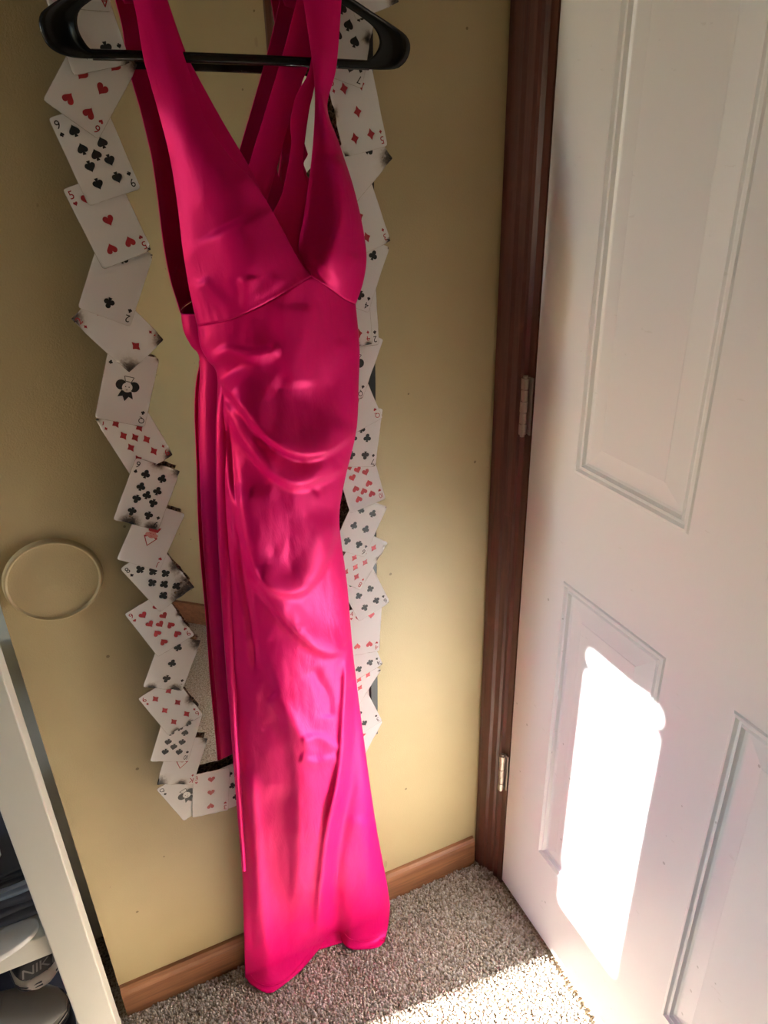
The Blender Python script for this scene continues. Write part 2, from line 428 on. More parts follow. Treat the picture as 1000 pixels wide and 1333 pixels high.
# ------------------------------------------------------------------ round cover plate painted over on the wall
pc = Vector((-.0705, 0, .9165)); rp = .0605
rings = [(rp + .0012, 0), (rp + .0004, .0030), (rp - .0006, .0066), (rp - .0022, .0080), (rp - .0036, .0074), (rp - .0046, .0052), (rp - .0058, .0048), (rp * .7, .0052), (rp * .3, .0056), (.004, .0056)]
V = []; Fc = []; N = 72
for r, d in rings:
    for k in range(N): V.append((pc.x + r * math.cos(2 * math.pi * k / N), -d, pc.z + r * .985 * math.sin(2 * math.pi * k / N)))
for i in range(len(rings) - 1):
    for k in range(N): Fc.append((i * N + k, i * N + (k + 1) % N, (i + 1) * N + (k + 1) % N, (i + 1) * N + k))
Fc.append(tuple(range((len(rings) - 1) * N, len(rings) * N)))
wp = mesh_obj('wall_plate', V, Fc, M['wall'], None, True)
tag(wp, 'round blank cover plate painted the same ochre as the wall it sits on', 'wall plate')

# ------------------------------------------------------------------ mirror
MY = -.020      # front of the glass
mir = empty('wall_mirror', (.225, -.001, .485))
tag(mir, 'tall narrow black-framed mirror on the ochre wall, ringed with playing cards', 'mirror')
def mp(name, lo, hi, mat, bev=.0015): return box(name, (lo[0] - .225, lo[1] + .001, lo[2] - .485), (hi[0] - .225, hi[1] + .001, hi[2] - .485), mat, mir, bev)
MX0, MX1, MZ0, MZ1 = .040, .376, .487, 1.70
mp('glass', (MX0 + .006, MY, MZ0 + .006), (MX1 - .006, MY + .004, MZ1 - .006), M['mirror'], 0)
mp('backing', (MX0 + .004, MY + .0042, MZ0 + .004), (MX1 - .004, -.0015, MZ1 - .004), M['frame'])
FW = .014
mp('frame_side', (MX0, MY - .004, MZ0), (MX0 + FW, -.0015, MZ1), M['frame']); mp('frame_side', (MX1 - FW, MY - .004, MZ0), (MX1, -.0015, MZ1), M['frame'])
mp('frame_end', (MX0 + FW, MY - .004, MZ0), (MX1 - FW, -.0015, MZ0 + FW), M['frame']); mp('frame_end', (MX0 + FW, MY - .004, MZ1 - FW), (MX1 - FW, -.0015, MZ1), M['frame'])
mir.rotation_euler = (0, math.radians(1.6), math.radians(1.65)); mir.location.y = -.0078

# ------------------------------------------------------------------ playing cards
CW, CH = .0585, .0865
CY = MY - .0195     # plane the cards lie in
GL = {}
def glyph(ch):
    if ch in GL: return GL[ch]
    cu = bpy.data.curves.new('g', 'FONT'); cu.body = ch; cu.size = 1; cu.resolution_u = 3
    o = bpy.data.objects.new('g', cu); COL.objects.link(o)
    dg = bpy.context.evaluated_depsgraph_get(); me = o.evaluated_get(dg).to_mesh()
    v = np.array([tuple(x.co)[:2] for x in me.vertices]); f = [tuple(p.vertices) for p in me.polygons]
    o.evaluated_get(dg).to_mesh_clear(); bpy.data.objects.remove(o); bpy.data.curves.remove(cu)
    lo, hi = v.min(0), v.max(0); v = (v - (lo + hi) / 2) / (hi[1] - lo[1])
    GL[ch] = (v, f); return GL[ch]
def circ(cx, cy, r, n=14): return [(cx + r * math.cos(2 * math.pi * k / n), cy + r * math.sin(2 * math.pi * k / n)) for k in range(n)]
def heart_pts():
    o = []
    for k in range(36):
        t = 2 * math.pi * k / 36
        o.append((16 * math.sin(t) ** 3 / 34, (13 * math.cos(t) - 5 * math.cos(2 * t) - 2 * math.cos(3 * t) - math.cos(4 * t) + 2) / 32))
    return o
HEART = heart_pts()
STEM = [(-.04, -.10), (-.17, -.5), (.17, -.5), (.04, -.10)]
PIP = {
    'hearts': [HEART],
    'diamonds': [[(0, .54), (.17, .22), (.42, 0), (.17, -.22), (0, -.54), (-.17, -.22), (-.42, 0), (-.17, .22)]],
    'spades': [[(x, -y * .92 + .08) for x, y in HEART][::-1], STEM],
    'clubs': [circ(0, .26, .235), circ(-.25, -.10, .235), circ(.25, -.10, .235), circ(0, .01, .17), STEM],
}
def layout(n):
    a, b = .30, .62   # column, row extents as fractions of half size
    c = .0; x = .47
    R = {1: [(0, 0)], 2: [(0, b), (0, -b)], 3: [(0, b), (0, 0), (0, -b)], 4: [(-x, b), (x, b), (-x, -b), (x, -b)]}
    if n <= 4: return R[max(n, 1)]
    if n == 5: return R[4] + [(0, 0)]
    six = R[4] + [(-x, 0), (x, 0)]
    if n == 6: return six
    if n == 7: return six + [(0, b / 2)]
    if n == 8: return six + [(0, b / 2), (0, -b / 2)]
    q = b / 3; eight = R[4] + [(-x, q), (x, q), (-x, -q), (x, -q)]
    if n == 9: return eight + [(0, 0)]
    return eight + [(0, b * .66), (0, -b * .66)]
RANK = {'A': 'ace', 'J': 'jack', 'Q': 'queen', 'K': 'king', '2': 'two', '3': 'three', '4': 'four', '5': 'five', '6': 'six', '7': 'seven', '8': 'eight', '9': 'nine', '10': 'ten'}

def card(rank, suit, edge, pa, pb, anchor, where, burn_shade=(), lift=0., curl=0., seed=0, label=None):
    """edge: which side of the card pa->pb runs along (L/R top to bottom, B/T left to right); anchor 0/1 keeps pa/pb exact.
    burn: list of (u,v,radius) in card fractions -1..1 that are scorched"""
    rd = random.Random(seed * 31 + len(where) + hash(rank) % 1)
    y = CY - lift
    A = P_at_y(*pa, y); B = P_at_y(*pb, y); d = B - A; th0 = math.atan2(d[2], d[0])
    if edge in 'LR': th = th0 + math.pi / 2      # edge runs down: down = (sin, -cos)
    else: th = th0
    r = np.array([math.cos(th), 0, math.sin(th)]); u = np.array([-math.sin(th), 0, math.cos(th)]); nrm = np.array([0, -1., 0])
    cor = {'L': ((-1, 1), (-1, -1)), 'R': ((1, 1), (1, -1)), 'B': ((-1, -1), (1, -1)), 'T': ((-1, 1), (1, 1))}[edge][anchor]
    c = (B if anchor else A) - r * cor[0] * CW / 2 - u * cor[1] * CH / 2
    root = empty('playing_card', c.tolist())
    # local frame: x=r, y=u, z=nrm
    root.matrix_world = Matrix(((r[0], u[0], 0, c[0]), (0, 0, -1, c[1]), (r[2], u[2], 0, c[2]), (0, 0, 0, 1)))
    k1 = (curl if curl else rd.uniform(.0004, .0016)); k2 = rd.uniform(-.0003, .0006); k3 = rd.uniform(-.0005, .0005)
    def hgt(a, b):     # a,b in -1..1
        return -.0013 * b + k1 * (b * b if b < 0 else -.1 * b * b) + (k2 * a * a + k3 * a * b) * (1 if b < 0 else .4) + .0012 * max(0, a * .6 - b * .8 - .6) * (1 if seed % 2 else .3)
    us = [-1, -1 + .0009 / CW * 2, -1 + .0036 / CW * 2, -.75, -.5, -.25, 0, .25, .5, .75, 1 - .0036 / CW * 2, 1 - .0009 / CW * 2, 1]
    vs = [-1, -1 + .0009 / CH * 2, -1 + .0036 / CH * 2, -.84, -.68, -.5, -.33, -.16, 0, .16, .33, .5, .68, .84, 1 - .0036 / CH * 2, 1 - .0009 / CH * 2, 1]
    nu, nv = len(us), len(vs); V = []; BR = []; rim_shade = rd.uniform(.30, .48)  # rim on every card: sooty outline doubling as a painted shadow line
    for side in (0, 1):
        for j, b in enumerate(vs):
            for i, a in enumerate(us):
                x, z_ = a * CW / 2, b * CH / 2
                ei, ej = min(i, nu - 1 - i), min(j, nv - 1 - j)
                if ei < 2 and ej < 2: k_ = (.00105, .0006, .0003)[ei + ej]; x -= math.copysign(k_, a); z_ -= math.copysign(k_, b)
                br = rim_shade if min(ei, ej) == 0 else 0.
                for (ba, bb, rr) in burn_shade:
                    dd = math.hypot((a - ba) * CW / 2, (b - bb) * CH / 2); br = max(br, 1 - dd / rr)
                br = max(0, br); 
                if br > rim_shade + .02 and (i in (0, nu - 1) or j in (0, nv - 1)):
                    e = br * (.0015 + .0035 * rd.random()) if side == 0 else V[j * nu + i][3]
                    x -= math.copysign(e, x) * (1 if i in (0, nu - 1) else .2); z_ -= math.copysign(e, z_) * (1 if j in (0, nv - 1) else .2)
                else: e = 0
                w = hgt(a, b) + br * .0012 * math.sin(9 * a + 7 * b + seed)
                V.append((x, z_, w - side * .00035, e)); BR.append(br)
    Fc = []; o1 = nu * nv
    for j in range(nv - 1):
        for i in range(nu - 1):
            q = (j * nu + i, j * nu + i + 1, (j + 1) * nu + i + 1, (j + 1) * nu + i)
            Fc.append(q); Fc.append(tuple(o1 + t for t in q[::-1]))
    ring = [i for i in range(nu)] + [j * nu + nu - 1 for j in range(1, nv)] + [(nv - 1) * nu + i for i in range(nu - 2, -1, -1)] + [j * nu for j in range(nv - 2, 0, -1)]
    for k in range(len(ring)):
        p, q = ring[k], ring[(k + 1) % len(ring)]; s0 = len(V); V += [V[q], V[p], V[o1 + p], V[o1 + q]]; BR += [BR[q], BR[p], BR[p], BR[q]]; Fc.append((s0, s0 + 1, s0 + 2, s0 + 3))
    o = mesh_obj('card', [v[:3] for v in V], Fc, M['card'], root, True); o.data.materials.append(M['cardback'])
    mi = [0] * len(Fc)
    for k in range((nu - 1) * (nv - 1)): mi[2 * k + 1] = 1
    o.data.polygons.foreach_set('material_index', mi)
    ca = o.data.color_attributes.new('burn_shade', 'FLOAT_COLOR', 'POINT')
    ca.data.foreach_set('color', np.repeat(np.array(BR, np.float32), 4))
    # print
    pieces = []
    def piece(nm): pieces.append((nm, [], [], []))
    mats = [M['red'] if suit in ('hearts', 'diamonds') else M['black'], M['cardwhite'], M['pink']]
    def put(poly2d, lay=0, mat=0, faces=None):
        nm_, pv, pf, pm = pieces[-1]; s0 = len(pv)
        for (x, yv) in poly2d:
            pv.append((x, yv, hgt(x / (CW / 2), yv / (CH / 2)) + .00016 + lay * .00006))
        if faces is None: pf.append(tuple(range(s0, s0 + len(poly2d)))); pm.append(mat)
        else:
            for f in faces: pf.append(tuple(s0 + q for q in f)); pm.append(mat)
    def pip(cx, cy, s, flip=False, lay=0, mat=0):
        for k, poly in enumerate(PIP[suit]):
            put([(cx + (-x if flip else x) * s, cy + (-yv if flip else yv) * s) for x, yv in poly], lay + k * .3, mat)
    def index(flip):
        sg = -1 if flip else 1
        v, f = glyph(rank[0]) if rank != '10' else (None, None)
        bx, by = -CW / 2 + .0056, CH / 2 - .0078
        piece('rank_mark')
        if rank == '10':
            for ch, ox in (('1', -.0021), ('0', .0012)):
                v, f = glyph(ch); put([(sg * (bx + ox + a * .0062), sg * (by + b * .0078)) for a, b in v], 0, 0, f)
        else: put([(sg * (bx + a * .0080), sg * (by + b * .0082)) for a, b in v], 0, 0, f)
        piece('suit_mark'); pip(sg * bx, sg * (by - .0092), .0048, flip)
    index(False); index(True)
    if rank in 'JQK':
        piece('court_figure')
        if suit in ('hearts', 'diamonds'):        # small red bust in a tall hat over a pointed collar
            put([(-.0095, -.001), (0, -.0145), (.0095, -.001), (.004, .002), (-.004, .002)], 0, 0)
            put([(-.0070, -.0025), (0, -.0128), (.0070, -.0025), (0, .001)], 1, 1)
            put(circ(0, .0030, .0056, 18), 2, 2); put(circ(-.0056, .0018, .0028), 1, 2); put(circ(.0056, .0018, .0028), 1, 2)
            put([(-.0062, .0068), (.0062, .0068), (.0085, .0145), (.0030, .0132), (0, .0150), (-.0030, .0132), (-.0085, .0145)], 3, 0)
            put(circ(-.0018, .0036, .0006, 8), 4, 0); put(circ(.0018, .0036, .0006, 8), 4, 0); put([(-.002, .0006), (.002, .0006), (0, -.0002)], 4, 0)
        else:                                     # dark bust, hair in two rounds, small crown
            put(circ(-.0075, .0025, .0062, 18), 0, 0); put(circ(.0075, .0025, .0062, 18), 0, 0)
            put([(-.009, -.0125), (-.006, -.004), (.006, -.004), (.009, -.0125), (.0035, -.0105), (0, -.0165), (-.0035, -.0105)], 1, 0)
            put(circ(0, .0005, .0060, 18), 2, 1); put(circ(-.002, .0012, .0007, 8), 3, 0); put(circ(.002, .0012, .0007, 8), 3, 0)
            put([(-.0017, -.0022), (.0017, -.0022), (0, -.0032)], 3, 0)
            for a, b in (((-.0055, .0135), (-.0035, .0075)), ((-.0035, .0075), (.0035, .0075)), ((.0035, .0075), (.0055, .0135)), ((-.0055, .0135), (.0055, .0135))):
                dx_, dy_ = b[0] - a[0], b[1] - a[1]; L_ = math.hypot(dx_, dy_); qx, qy = -dy_ / L_ * .0004, dx_ / L_ * .0004
                put([(a[0] + qx, a[1] + qy), (b[0] + qx, b[1] + qy), (b[0] - qx, b[1] - qy), (a[0] - qx, a[1] - qy)], 3, 0)
    else:
        n = 1 if rank == 'A' else int(rank); ps = .0122 if n < 9 else .0115
        for (a, b) in layout(n): piece('pip'); pip(a * CW / 2 * .78, b * CH / 2 * .98, ps, b < 0)
    for nm_, pv, pf, pm in pieces:
        bm = bmesh.new(); bv = [bm.verts.new(v) for v in pv]
        for f, m_ in zip(pf, pm):
            try: fc = bm.faces.new([bv[q] for q in f]); fc.material_index = m_
            except ValueError: pass
        bm.normal_update()
        for fc in bm.faces:
            if fc.normal.z < 0: fc.normal_flip()
        me = bpy.data.meshes.new(nm_); bm.to_mesh(me); bm.free()
        for m_ in (mats if nm_ == 'court_figure' else mats[:1]): me.materials.append(m_)
        link(bpy.data.objects.new(nm_, me), root)
    lab = label or f'{RANK[rank]} of {suit} playing card {where}'
    tag(root, lab, 'playing card', 'playing cards stuck around the mirror')
    return root

LC = [
 ('4', 'spades', 'R', (139, -12), (170, 84), 1, 'under the left end of the hanger', [(1, -1, .012)], .0018, .002),
 ('7', 'hearts', 'R', (150, -60), (96, 27), 1, 'seen through the left loop of the hanger', [], .0030, 0),
 ('6', 'hearts', 'R', (177, 92), (128, 182), 1, 'just below the left end of the hanger', [(1, 1, .016)], .0012, 0),
 ('9', 'spades', 'L', (69, 167), (115.5, 268.5), 1, 'overlapping the five of hearts at upper left', [], 0, 0),
 ('5', 'hearts', 'L', (83, 250), (134, 351), 1, 'between two black cards at upper left', [(1, -1, .008)], 0, 0),
 ('2', 'clubs', 'L', (123, 330), (101, 400), 1, 'above the scorched two of diamonds on the left', [(1, 1, .006)], 0, .0015),
 ('2', 'diamonds', 'L', (97, 421), (168, 486), 1, 'with scorched corners on the left side', [(-1, 1, .022), (1, -1, .020), (-1, -1, .026)], .0004, 0),
 ('Q', 'clubs', 'L', (139, 464), (123, 543), 1, 'above the nine of diamonds on the left side', [(1, 1, .007)], 0, .0015),
 ('9', 'diamonds', 'R', (194, 538.5), (226, 592), 1, 'scorched at one corner, above the nine of clubs', [(1, -1, .018), (-1, 1, .012)], 0, 0),
 ('9', 'clubs', 'L', (177, 596), (149, 670), 0, 'with a blackened top edge on the left side', [(0, 1.05, .014), (1, 1, .016), (-.3, -1, .020), (.7, -1, .016)], .0038, 0),
 ('J', 'hearts', 'B', (151.5, 727), (209, 742.5), 0, 'below the blackened nine of clubs', [], .0004, 0),
 ('8', 'clubs', 'L', (156.5, 741), (202.5, 790), 0, 'badly burnt along one side, left of the dress', [(1, -1, .040), (.2, -1, .022), (1, 0, .016)], 0, 0),
 ('9', 'hearts', 'L', (162, 800), (202, 850), 0, 'level with the mirrored baseboard', [(1, 0, .007), (1, -.4, .009)], 0, 0),
 ('3', 'clubs', 'L', (202, 850), (185.5, 893), 1, 'with a charred lower edge on the left side', [(1, 1, .026), (.6, -1, .016), (-.6, -1, .012)], 0, 0),
 ('6', 'diamonds', 'L', (179.6, 910), (213.5, 950), 0, 'at the lower left of the mirror', [(1, -.2, .014), (-.6, -1, .010), (.2, -1, .008)], 0, 0),
 ('10', 'spades', 'B', (195, 990), (245, 990), 0, 'overlapping a faded red court card at lower left', [], 0, 0),
 ('K', 'diamonds', 'L', (218, 975), (203, 1020), 1, 'sooty and faded, near the mirror bottom', [(-1, -1, .024), (1, 1, .016), (.3, -1, .014)], 0, 0),
 ('Q', 'spades', 'L', (204, 1029), (239, 1068), 1, 'at the bottom left corner of the mirror', [(.8, .6, .020), (1, -.5, .016), (-.2, -1, .010)], 0, 0),
 ('3', 'hearts', 'L', (251.5, 1010), (250, 1064), 1, 'in the bottom row left of the dress', [], .0030, 0),
 ('6', 'clubs', 'L', (281, 1006), (296, 1052), 1, 'in the bottom row partly behind the dress', [], .0016, 0),
]
RC = [
 ('7', 'spades', 'R', (492, 6), (470, 116), 1, 'seen through the right loop of the hanger', [(1, .9, .018), (.9, .2, .010), (0, 1, .012)], .0012, 0),
 ('5', 'diamonds', 'R', (485, 88), (504, 190), 1, 'below the right end of the hanger', [(-1, -1, .010), (-1, .1, .008)], .0014, 0),
 ('2', 'spades', 'R', (513, 206), (458, 270), 0, 'with a sooty right corner at upper right', [(1, 1, .026)], .0004, 0),
 ('3', 'diamonds', 'R', (486, 243), (508, 314), 1, 'half hidden by the right bust of the dress', [(1, -1, .010)], 0, 0),
 ('4', 'clubs', 'R', (508, 322), (478, 408), 0, 'beside the bust seam on the right', [(1, 1, .005)], 0, 0),
 ('2', 'clubs', 'R', (490, 376), (493, 448), 1, 'mostly tucked under another on the right', [], -.0004, 0),
 ('4', 'diamonds', 'R', (481, 376), (484, 448), 1, 'with a sooty bottom edge beside the waist', [(.8, -1, .009), (.2, -1, .009)], .0008, 0),
 ('Q', 'clubs', 'R', (500, 442), (473, 514), 0, 'beside the waist of the dress on the right', [(1, -1, .006)], -.0002, 0),
 ('Q', 'hearts', 'R', (478, 496), (497, 543), 1, 'showing only one corner on the right', [], .0002, 0),
 ('7', 'clubs', 'R', (497, 546), (488, 607), 1, 'above the ten of hearts on the right', [(1, -1, .006)], 0, 0),
 ('10', 'hearts', 'B', (455, 668), (501, 648), 1, 'right of the hip of the dress', [], .0003, 0),
 ('6', 'clubs', 'R', (505, 660), (478, 716), 0, 'just below the ten of hearts', [(1, 1, .005)], 0, 0),
 ('8', 'diamonds', 'R', (506, 707), (472, 761), 0, 'with a grey edge, right of the dress', [(1, .8, .007), (1, .3, .007)], 0, 0),
 ('6', 'clubs', 'R', (487, 742), (507, 783), 1, 'above the four of hearts on the right', [(1, -1, .006)], 0, 0),
 ('4', 'hearts', 'B', (458, 853), (493, 846), 1, 'right of the skirt', [], 0, 0),
 ('4', 'clubs', 'R', (487, 838), (498, 864), 1, 'below the four of hearts on the right', [(1, -1, .005)], 0, 0),
 ('8', 'diamonds', 'R', (497, 872), (462, 925), 0, 'near the lower end of the right column', [(1, 1, .006)], 0, 0),
 ('3', 'spades', 'R', (482, 908), (497, 937), 1, 'second lowest of the right column', [], 0, 0),
 ('J', 'diamonds', 'R', (499, 940), (472, 986), 0, 'lowest of the right column beside the skirt', [], -.0004, 0),
]
for s, a in enumerate(LC + RC): card(*a[:7], burn_shade=a[7], lift=a[8], curl=a[9], seed=s + 1)
card('A', 'diamonds', 'L', (47, -82), (62, 10), 1, '', [], .0004, 0, 71, 'playing card corner above the left end of the hanger')
card('A', 'spades', 'B', (470, 24), (520, 4), 1, '', [(1, -1, .022)], .0004, 0, 72, 'scorched playing card corner above the right end of the hanger')

# ------------------------------------------------------------------ clothes hanger
HY = -.064
hc = P_at_y(300, 70, HY)
hang = empty('clothes_hanger', hc.tolist())
tag(hang, 'black plastic clothes hanger with broad rounded ends holding the dress', 'hanger')
def hanger_arm(outer, inner, n=70):
    o = smooth_poly(outer, n); i = smooth_poly(inner, n); th = .0042
    V = []; Fc = []
    prof = [(0, 0), (.0, .6), (.05, 1), (.16, 1), (.22, .55), (.80, .55), (.88, 1), (.96, 1), (1, .6), (1, 0), (1, -.6), (.95, -1), (.05, -1), (0, -.6)]
    K = len(prof)
    for a, b in zip(o, i):
        for s, d in prof:
            p = a * (1 - s) + b * s; V.append(P_at_y(p[0], p[1], HY - d * th) - hc)
    for q in range(n - 1):
        for k in range(K): Fc.append((q * K + k, q * K + (k + 1) % K, (q + 1) * K + (k + 1) % K, (q + 1) * K + k))
    Fc.append(tuple(range(K))); Fc.append(tuple((n - 1) * K + k for k in range(K - 1, -1, -1)))
    bm = bmesh.new(); bv = [bm.verts.new(v) for v in V]
    for f in Fc: bm.faces.new([bv[k] for k in f])
    return bm_obj('arm', bm, M['black_plastic'], hang, True)
hanger_arm([(150, 77), (95, 75), (66, 63), (53, 42), (51, 22), (63, 8), (110, -22), (200, -75), (290, -125)],
           [(150, 69), (122, 66), (108, 51), (101, 33), (103, 15), (117, 2), (150, -20), (210, -55), (290, -100)])
hanger_arm([(440, 88), (505, 91), (525, 84), (534, 66), (531, 49), (515, 35), (480, 12), (420, -30), (290, -125)],
           [(440, 80), (470, 80), (486, 73), (494, 56), (488, 38), (470, 22), (430, -5), (370, -50), (290, -100)])
pts = smooth_poly([tuple(P_at_y(x, y, HY) - hc) for x, y in ((120, 71), (250, 75), (380, 80), (480, 85))], 24)
tube('cross_bar', pts, .0049, M['black_plastic'], hang, 14)
n0 = P_at_y(292, -112, HY) - hc
hz = 1.712 - hc[2]
hk = smooth_poly([n0, n0 + np.array([.0, 0, .03]), (n0[0], n0[1] + .003, hz - .012), (n0[0], n0[1] + .014, hz + .006), (n0[0], -.026 - HY, hz + .012), (n0[0], -.006 - HY, hz + .006), (n0[0], -.001 - HY - .0, hz - .014)], 26)
tube('hook', hk, .0021, M['steel'], hang, 8)

# ------------------------------------------------------------------ the dress
dress = empty('evening_dress', (.22, -.08, 0.0))
tag(dress, 'long crimson satin wrap dress with wide straps hanging from a black hanger', 'dress')
DO = np.array([.22, -.08, 0.0])
def ridge_field(PX, PY, ridges):
    """sum of folds; each: (polyline px, amplitude m, sigma on the left of travel, sigma on the right)"""
    out = np.zeros(PX.shape)
    for pts, A, s1, s2 in ridges:
        p = smooth_poly(pts, 40); best = np.full(PX.shape, 1e9); sg = np.zeros(PX.shape); tp = np.zeros(PX.shape)
        for k in range(len(p) - 1):
            a, b = p[k], p[k + 1]; ab = b - a; L2 = ab @ ab + 1e-9
            t = np.clip(((PX - a[0]) * ab[0] + (PY - a[1]) * ab[1]) / L2, 0, 1)
            ddx, ddy = PX - (a[0] + t * ab[0]), PY - (a[1] + t * ab[1]); d = np.hypot(ddx, ddy)
            m = d < best; best = np.where(m, d, best); cr = ab[0] * ddy - ab[1] * ddx
            sg = np.where(m, np.sign(cr), sg); tp = np.where(m, (k + t) / (len(p) - 1), tp)
        sig = np.where(sg > 0, s2, s1)      # image y is down: cr>0 is the right-hand side of travel
        taper = sstep(0, .12, tp + .02) * sstep(0, .12, 1.02 - tp)
        out += A * np.exp(-(best / sig) ** 2) * taper
    return out
def wrinkle(PX, PY, sc, amp, seed):
    o = np.zeros(PX.shape)
    it = np.nditer([PX, PY], flags=['multi_index'])
    for a, b in it:
        o[it.multi_index] = mnoise.noise(Vector((float(a) * sc, float(b) * sc * .55, seed)))
    return o * amp
def sheet_px(L, R, nt, ns, bottom=None, top=None, wb=.75, wt=.12):
    l = smooth_poly(L, nt); r = smooth_poly(R, nt)
    s = .5 - .5 * np.cos(np.linspace(0, math.pi, ns)); s = .65 * s + .35 * np.linspace(0, 1, ns)
    PX = l[:, :1] * (1 - s) + r[:, :1] * s; PY = l[:, 1:] * (1 - s) + r[:, 1:] * s
    t = np.linspace(0, 1, nt)
    def edge(curve, row, w):
        c = smooth_poly(curve, 200); cs = np.linspace(0, 1, 200)
        ex = np.interp(s, cs, c[:, 0]) - PX[row]; ey = np.interp(s, cs, c[:, 1]) - PY[row]
        return ex[None] * w[:, None], ey[None] * w[:, None]
    if bottom is not None:
        a, b = edge(bottom, -1, np.clip((t - wb) / (1 - wb), 0, 1) ** 1.6); 
        PX = PX + a; PY = PY + b
    if top is not None:
        a, b = edge(top, 0, np.clip(1 - t / wt, 0, 1) ** 1.3); PX = PX + a; PY = PY + b
    return PX, PY, s, t
def grid_obj(name, P, mat, parent, thick=.0012, back=None):
    nt, ns = P.shape[:2]; V = (P - DO).reshape(-1, 3).tolist(); Fc = []
    for j in range(nt - 1):
        for i in range(ns - 1): Fc.append((j * ns + i, (j + 1) * ns + i, (j + 1) * ns + i + 1, j * ns + i + 1))
    if back is not None:        # close to a tube with the rear half
        o = len(V); nb = back.shape[1]; V += (back - DO).reshape(-1, 3).tolist()
        for j in range(nt - 1):
            row = lambda jj: [jj * ns + ns - 1] + [o + jj * nb + k for k in range(nb)] + [jj * ns]
            a, b = row(j), row(j + 1)
            for k in range(len(a) - 1): Fc.append((a[k], b[k], b[k + 1], a[k + 1]))
    ob = mesh_obj(name, V, Fc, mat, parent, True)
    md = ob.modifiers.new('cloth', 'SOLIDIFY'); md.thickness = thick; md.offset = 1
    return ob

YE = -.072     # depth of the dress' side edges
# --- waist and skirt, one tube from the bust seam to the hem
L = [(258, 424), (262, 450), (271, 468), (284, 490), (282, 560), (283, 650), (287, 750), (295, 870), (301, 942), (306, 1010), (312, 1080), (316, 1130), (318, 1200), (320, 1272)]
R = [(462, 396), (467, 450), (466, 500), (463, 560), (447, 630), (441, 680), (451, 760), (460, 860), (478, 1000), (490, 1080), (503, 1150), (507, 1185), (501, 1226)]
HEM = [(320, 1272), (328, 1282), (340, 1290), (351, 1293), (362, 1288), (376, 1277), (389, 1266), (404, 1249), (418, 1232), (436, 1214), (446, 1226), (456, 1235), (478, 1236), (493, 1233), (501, 1226)]
TOP = [(258, 424), (300, 416), (335, 400), (370, 381), (405, 360), (430, 376), (448, 389), (462, 396)]
PX, PY, s, t = sheet_px(L, R, 330, 130, HEM, TOP, .80, .10)
B = np.interp(t, [0, .10, .2, .35, .6, .8, 1], [.052, .046, .046, .050, .046, .046, .030])
prof = np.sin(np.pi * s) ** .62
yf = YE - B[:, None] * prof[None]
RG = [
 ([(266, 477), (285, 462), (301, 456), (331, 461), (365, 452)], .0050, 6, 9),
 ([(288, 494), (318, 530), (346, 564), (385, 589), (424, 586), (462, 560)], .0150, 30, 6),
 ([(292, 520), (322, 575), (352, 609), (382, 628), (412, 622), (452, 604)], .0110, 22, 7),
 ([(298, 600), (330, 660), (380, 700), (430, 690)], .0022, 20, 26),
 ([(291, 498), (294, 560), (300, 640), (312, 720)], .0045, 5, 4),
 ([(289, 505), (289, 620), (293, 760)], -.004, 4, 4),
 ([(405, 640), (425, 622), (446, 600)], -.003, 8, 12),
 ([(300, 630), (325, 712), (340, 752), (364, 768), (395, 766), (424, 722), (440, 664)], .0105, 30, 6),
 ([(325, 745), (360, 790), (391, 827), (425, 848), (455, 840)], .0085, 24, 6),
 ([(352, 500), (392, 520), (432, 500), (464, 462)], -.0040, 22, 22),
 ([(286, 500), (287, 700), (294, 860), (303, 1000)], .0050, 5, 5),
 ([(297, 540), (306, 655), (322, 780), (335, 880)], -.0045, 6, 6),
 ([(348, 835), (370, 910), (387, 990), (391, 1075), (386, 1180)], .0040, 30, 10),
 ([(452, 850), (443, 990), (427, 1075), (418, 1150), (413, 1225)], .0080, 14, 5),
 ([(462, 880), (458, 1000), (440, 1100), (432, 1190), (433, 1215)], -.0080, 12, 14),
 ([(323, 1000), (334, 1130), (346, 1240), (350, 1290)], .0065, 9, 16),
 ([(318, 1010), (322, 1130), (330, 1250)], -.0040, 6, 6),
 ([(362, 1020), (362, 1130), (372, 1240)], -.0045, 16, 18),
 ([(478, 1060), (480, 1150), (476, 1236)], .0070, 18, 18),
 ([(392, 965), (415, 960), (440, 975)], .0025, 6, 8), ([(390, 985), (412, 992), (438, 985)], .0022, 6, 7),
 ([(352, 905), (380, 940), (405, 985)], .0030, 10, 8), ([(405, 868), (425, 905), (428, 935)], -.0030, 8, 10),
 ([(445, 440), (450, 520), (446, 570)], .0040, 14, 12),
 ([(390, 395), (388, 450), (392, 505)], .0030, 20, 20),
]
disp = ridge_field(PX, PY, RG) * 1.6 + wrinkle(PX, PY, .045, .0022, 1.3) + wrinkle(PX, PY, .11, .0006, 4.1)
edge = np.clip(prof, 0, 1)[None] ** .7
yf = yf - disp * edge
# near the hem the cloth rests at the carpet: depth follows from the floor
yfl = P_at_z(PX, PY, .011)[..., 1]
wfl = np.clip((t - .88) / .12, 0, 1)[:, None] ** 2
yfl_c = np.clip(yfl, -.125, -.040)
yf = yf * (1 - wfl) + yfl_c * wfl
P = P_at_y(PX, PY, yf)
P[..., 2] = np.maximum(P[..., 2], .0085)
nb = 30; k = np.linspace(0, 1, nb + 2)[1:-1]
bk = P[:, -1:, :] * (1 - k[None, :, None]) + P[:, :1, :] * k[None, :, None]
bk[..., 1] += (.020 * np.sin(np.pi * k) ** .5)[None] + .003 * np.sin(9 * k)[None]
bk[..., 1] = np.minimum(bk[..., 1], -.034); bk[..., 2] = np.maximum(bk[..., 2], .012)
skirt = grid_obj('skirt', P, M['satin'], dress, .0012, bk)
